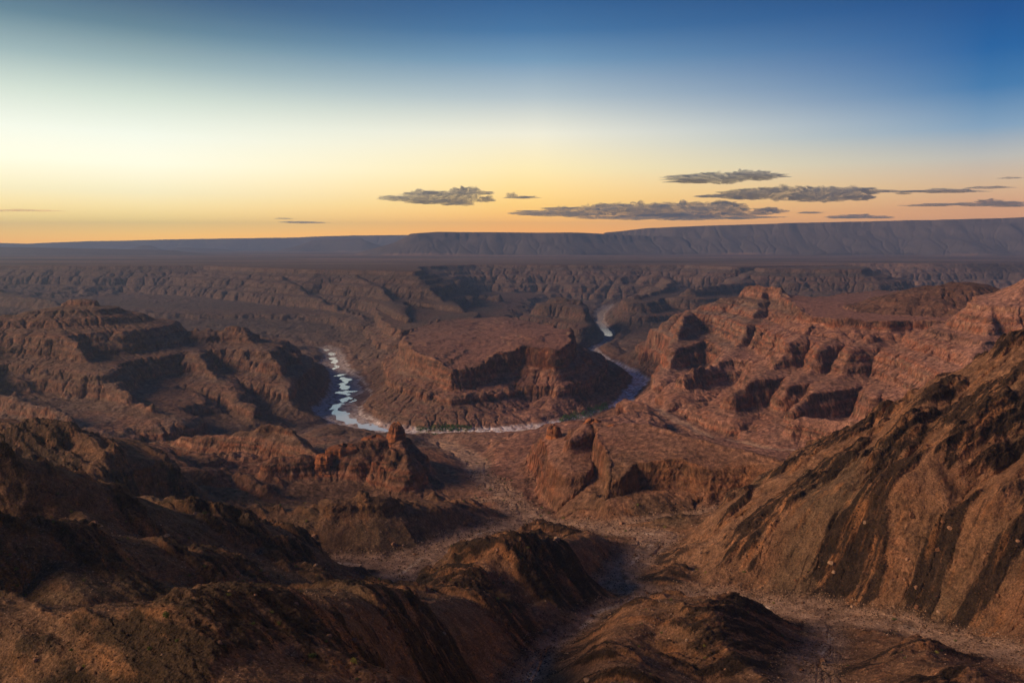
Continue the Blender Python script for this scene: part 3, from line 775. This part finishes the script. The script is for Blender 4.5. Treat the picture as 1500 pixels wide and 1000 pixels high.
for k, i in enumerate(pick):
    size = Yf_[i]/1071*rs.uniform(2.2, 4.6)*(.7+1.3*rs.rand()**3)
    o = bpy.data.objects.new('boulder', BM[k % 6]); C.collection.objects.link(o)
    o.location = (Xf[i], Yf_[i], Hf[i]+size*.2); o.rotation_euler = (rs.uniform(-.4, .4), rs.uniform(-.4, .4), rs.uniform(0, 6.3)); o.scale = (size,)*3
    if k == 0:
        spots_ = {'E': 'the right mountainside', 'N': 'the dark left hillside', 'M': 'the bottom left mound', 'K': 'the bottom left mound', 'J': 'the central dark hill', 'L': 'the bottom right mound', 'G': 'the spurs left of the wash', 'P': 'the cliffed hill', 'H': 'the spire ridge', 'O': 'the right canyon wall'}
        IDr = ID.ravel().astype(int)
        def where(i): return spots_.get(names[IDr[i]-1][0], 'the dry washes') if 0 < IDr[i] <= len(names) else 'the dry washes'
    w_ = where(i)
    tag(o, 'loose brown boulder lying on '+w_, 'boulder', 'boulders on '+w_)
# gravel: one mesh of small rocks
v0 = np.array([[1, 0, 0], [-.9, .2, 0], [0, .9, .1], [.1, -1, 0], [.1, .1, .75], [0, 0, -.6]]); f0 = np.array([[4, 0, 2], [4, 2, 1], [4, 1, 3], [4, 3, 0], [5, 2, 0], [5, 1, 2], [5, 3, 1], [5, 0, 3]])
c1 = np.nonzero((px_ > -40) & (px_ < 1540) & (py_ > 690) & (py_ < 1030) & (DFr < 14))[0]
c2 = np.nonzero((px_ > -40) & (px_ < 1540) & (py_ > 760) & (py_ < 1030) & (NZ > .84) & (CM.ravel() < .4))[0]
gi_ = np.r_[rs.choice(c1, 34000), rs.choice(c2, 30000)]
sz = Yf_[gi_]/1071*(.4+1.7*rs.rand(len(gi_))**3)
ang = rs.uniform(0, 6.3, len(gi_)); ca, sa = np.cos(ang), np.sin(ang)
vv = v0[None]*(1+rs.uniform(-.3, .3, (len(gi_), 6, 3)))*sz[:, None, None]
vx = vv[..., 0]*ca[:, None]-vv[..., 1]*sa[:, None]; vy = vv[..., 0]*sa[:, None]+vv[..., 1]*ca[:, None]
jit = rs.uniform(-1, 1, (len(gi_), 2))*(Yf_[gi_]*.001)[:, None]
co = np.stack([vx+(Xf[gi_]+jit[:, 0])[:, None], vy+(Yf_[gi_]+jit[:, 1])[:, None], vv[..., 2]+Hf[gi_][:, None]], -1).reshape(-1, 3)
fa = (f0[None]+np.arange(len(gi_))[:, None, None]*6).reshape(-1, 3)
pal = np.array([col(140, 120, 104), col(118, 94, 78), col(98, 76, 60), col(164, 140, 122), col(74, 60, 50)])
tc_ = np.repeat(pal[rs.randint(0, 5, len(gi_))], 6, 0); tc_ = np.c_[tc_, np.ones(len(tc_))]
tag(mesh_from('gravel', co, fa, ROCK, tc_), 'loose stones strewn over the washes and slopes', kind='stuff')

def chunks(name, idx, size, pal_, label):
    n_ = len(idx); ang = rs.uniform(0, 6.3, n_); ca, sa = np.cos(ang), np.sin(ang)
    vv = v0[None]*(1+rs.uniform(-.45, .45, (n_, 6, 3)))*size[:, None, None]
    vx = vv[..., 0]*ca[:, None]-vv[..., 1]*sa[:, None]; vy = vv[..., 0]*sa[:, None]+vv[..., 1]*ca[:, None]
    co = np.stack([vx+Xf[idx][:, None], vy+Yf_[idx][:, None], vv[..., 2]+Hf[idx][:, None]], -1).reshape(-1, 3)
    fa = (f0[None]+np.arange(n_)[:, None, None]*6).reshape(-1, 3)
    tc_ = np.repeat(pal_[rs.randint(0, len(pal_), n_)], 6, 0); tc_ = np.c_[tc_, np.ones(len(tc_))]
    tag(mesh_from(name, co, fa, ROCK, tc_), label, kind='stuff')
c3 = np.nonzero((px_ > -40) & (px_ < 1540) & (py_ > 600) & (py_ < 1030) & (CM.ravel() > .5) & (Yf_ < 1100) & (NZ < .9))[0]
i3 = rs.choice(c3, 16000)
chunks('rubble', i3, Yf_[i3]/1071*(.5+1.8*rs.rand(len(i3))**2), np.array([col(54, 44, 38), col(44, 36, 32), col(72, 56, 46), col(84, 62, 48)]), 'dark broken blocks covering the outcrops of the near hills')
LEAF = simple('shrub_foliage', (.09, .13, .03, 1), .8); LEAFY = simple('dry_shrub_foliage', (.22, .22, .05, 1), .8); STEM = simple('shrub_stem', (.10, .07, .05, 1), .9)
def shrub_mesh(seed, mat):
    r_ = np.random.RandomState(seed); co = []; fa = []
    lobes = [(r_.uniform(-.5, .5), r_.uniform(-.5, .5), r_.uniform(.3, .75), r_.uniform(.3, .55)) for _ in range(7)]
    for k in range(420):
        lx, ly, lz, lr = lobes[r_.randint(7)]
        d = r_.normal(size=3); d /= np.linalg.norm(d); p = np.array([lx, ly, lz])+d*lr*r_.uniform(.55, 1)
        p[2] = max(p[2], .05); s_ = r_.uniform(.06, .13); a_ = r_.normal(size=3); b_ = r_.normal(size=3)
        n_ = len(co); co += [p, p+a_*s_, p+b_*s_]; fa.append((n_, n_+1, n_+2))
    me_o = mesh_from('shrub', np.array(co), np.array(fa), mat); me = me_o.data; bpy.data.objects.remove(me_o); return me
SM = [shrub_mesh(i, m) for i, m in enumerate((LEAF, LEAFY, LEAF, LEAFY))]
def sh(i, k, size, lab, grp):
    o = bpy.data.objects.new('shrub', SM[k]); C.collection.objects.link(o)
    o.location = (Xf[i], Yf_[i], Hf[i]-.1*size); o.rotation_euler = (0, 0, rs.uniform(0, 6.3)); o.scale = (size, size, size*rs.uniform(.7, 1.1))
    tag(o, lab, 'shrub', grp)
vis = (px_ > 0) & (px_ < 1500) & (py_ < 1000)
cand = np.nonzero(vis & (Yf_ < 1150) & (Yf_ > 180) & (NZ > .6) & (py_ > 720))[0]
for k, i in enumerate(rs.choice(cand, 130, replace=False)):
    sh(i, k % 4, rs.uniform(.9, 1.9)*max(.8, Yf_[i]/480), 'small dull green shrub growing on '+where(i), 'shrubs on '+where(i))
cand = np.nonzero(vis & (DFr < 22) & (Yf_ > 1020) & (Yf_ < 1420) & (px_ > 660) & (px_ < 830))[0]
for k, i in enumerate(rs.choice(cand, 26, replace=False)):
    sh(i, 0, rs.uniform(1.6, 3), 'dark green bush growing where the wash narrows towards the river', 'bushes in the narrow part of the wash')
# green reeds along the river bend
cand = np.nonzero((RD.ravel() > 26) & (RD.ravel() < 85) & (Hf < -486) & (((px_ > 820) & (px_ < 890)) | ((px_ > 610) & (px_ < 690))) & (Yf_ < 2300))[0]
ri = rs.choice(cand, 700); r3 = np.random.RandomState(4)
p0 = np.stack([Xf[ri], Yf_[ri], Hf[ri]], -1); n_ = len(ri)*10
p0 = np.repeat(p0, 10, 0)+np.c_[r3.normal(size=(n_, 2))*2.5, r3.uniform(0, 2.5, n_)]
co = np.stack([p0, p0+r3.normal(size=(n_, 3))*1.7, p0+r3.normal(size=(n_, 3))*1.7], 1).reshape(-1, 3)
REED = simple('reed_green', (.05, .13, .03, 1), .8)
tag(mesh_from('reeds', co, np.arange(n_*3).reshape(-1, 3), REED), 'bright green reeds along the river bend', kind='stuff')

# ================= clouds =================
def vol_mat(name, colr, dens, aniso=0.0):
    m = bpy.data.materials.new(name); m.use_nodes = True; t = m.node_tree; t.nodes.clear()
    o = t.nodes.new('ShaderNodeOutputMaterial'); v = t.nodes.new('ShaderNodeVolumePrincipled')
    v.inputs['Color'].default_value = colr; v.inputs['Density'].default_value = dens; v.inputs['Anisotropy'].default_value = aniso
    t.links.new(v.outputs[0], o.inputs['Volume']); return m
CLOUD = vol_mat('cloud_vapour', (.20, .31, .54, 1), .0024, .1)
PINK = vol_mat('pink_cloud_vapour', (1, .62, .5, 1), .0007, .1)
def cloud(x0, x1, yt, yb, label, seed, mat=CLOUD, lobes=None, Yd=46000):
    import bmesh
    rr = random.Random(seed); a = P(x0, (yt+yb)/2, Yd); b = P(x1, (yt+yb)/2, Yd)
    ht = P(0, yt, Yd)[2]-P(0, yb, Yd)[2]; L = b[0]-a[0]
    n = lobes or max(6, int((x1-x0)/6))
    bm = bmesh.new()
    for k in range(n):
        t = (k+.5)/n if k < n*.7 else rr.random()
        env = math.sin(math.pi*min(max(t, .03), .97))**.6
        w_ = L/n*rr.uniform(1.2, 4.2); h_ = ht*.5*env*rr.uniform(.2, .62)
        cx = a[0]+t*L; cz = a[2]+ht*(rr.uniform(-.25, .25)*env)-(1-env)*ht*.1
        q = bmesh.ops.create_icosphere(bm, subdivisions=4, radius=1)
        for v in q['verts']:
            d = v.co.copy(); nn = mn.fractal(Vector((d.x*3.2, d.y*1.5, d.z*1.4))+Vector((seed*3+k*1.7, 0, 0)), 1.0, 2, 3)
            v.co = d*max(.15, 1+.62*nn)
            if v.co.z < 0: v.co.z *= .5
            v.co = Vector((v.co.x*w_*1.2+cx, v.co.y*w_*.8+Yd+rr.uniform(-.05, .05)*w_, v.co.z*h_+cz))
    me = bpy.data.meshes.new('cloud'); bm.to_mesh(me); bm.free(); me.materials.append(mat)
    o = bpy.data.objects.new('cloud', me); C.collection.objects.link(o)
    tag(o, label, 'cloud', 'dusk clouds over the right horizon' if x0 > 500 else None)
cloud(985, 1175, 249, 273, 'dark lens-shaped cloud, highest of the large clouds at right', 1)
cloud(1045, 1340, 266, 301, 'long ragged grey cloud under the highest one', 2)
cloud(758, 1200, 294, 325, 'longest thin cloud streak just above the middle mountains', 3)
cloud(568, 775, 273, 306, 'isolated dark cloud above the flat-topped middle mountain', 4)
cloud(860, 1130, 312, 325, 'faint low cloud bank under the longest streak', 5)
cloud(1348, 1428, 273, 286, 'small flat cloud right of the long ragged cloud', 6)
cloud(1400, 1520, 291, 306, 'grey cloud bank at the right edge of the sky', 7)
cloud(1222, 1305, 314, 322, 'low puffy cloud touching the right mountain crest', 8)
cloud(1430, 1468, 271, 278, 'tiny cloud right of the small flat cloud', 9)
cloud(1470, 1490, 259, 263, 'tiniest cloud wisp high at the right edge', 10)
cloud(1310, 1352, 278, 283, 'thin wisp between the long ragged cloud and the small flat one', 11)
cloud(1345, 1392, 298, 304, 'small cloud left of the bank at the right edge', 12)
cloud(408, 426, 318, 323, 'tiny orange-brown cloud, upper left of a pair over the left horizon', 13)
cloud(420, 461, 323, 328, 'tiny flat cloud, lower right of a pair over the left horizon', 14)
cloud(-40, 95, 305, 311, 'thin pinkish red streak of cloud at the left edge', 15, PINK)

# ================= haze =================
import bmesh
bm = bmesh.new(); bmesh.ops.create_cube(bm, size=1)
for v in bm.verts: v.co = Vector((v.co.x*52000, v.co.y*33500+14500, v.co.z*1406+197))
me = bpy.data.meshes.new('haze'); bm.to_mesh(me); bm.free(); me.materials.append(vol_mat('dusk_haze', (.30, .52, 1, 1), 3.9e-5, .1))
hz = bpy.data.objects.new('haze', me); C.collection.objects.link(hz); tag(hz, 'thin blue dusk haze over the canyon', kind='stuff')
print('all', round(time.time()-T00, 1))
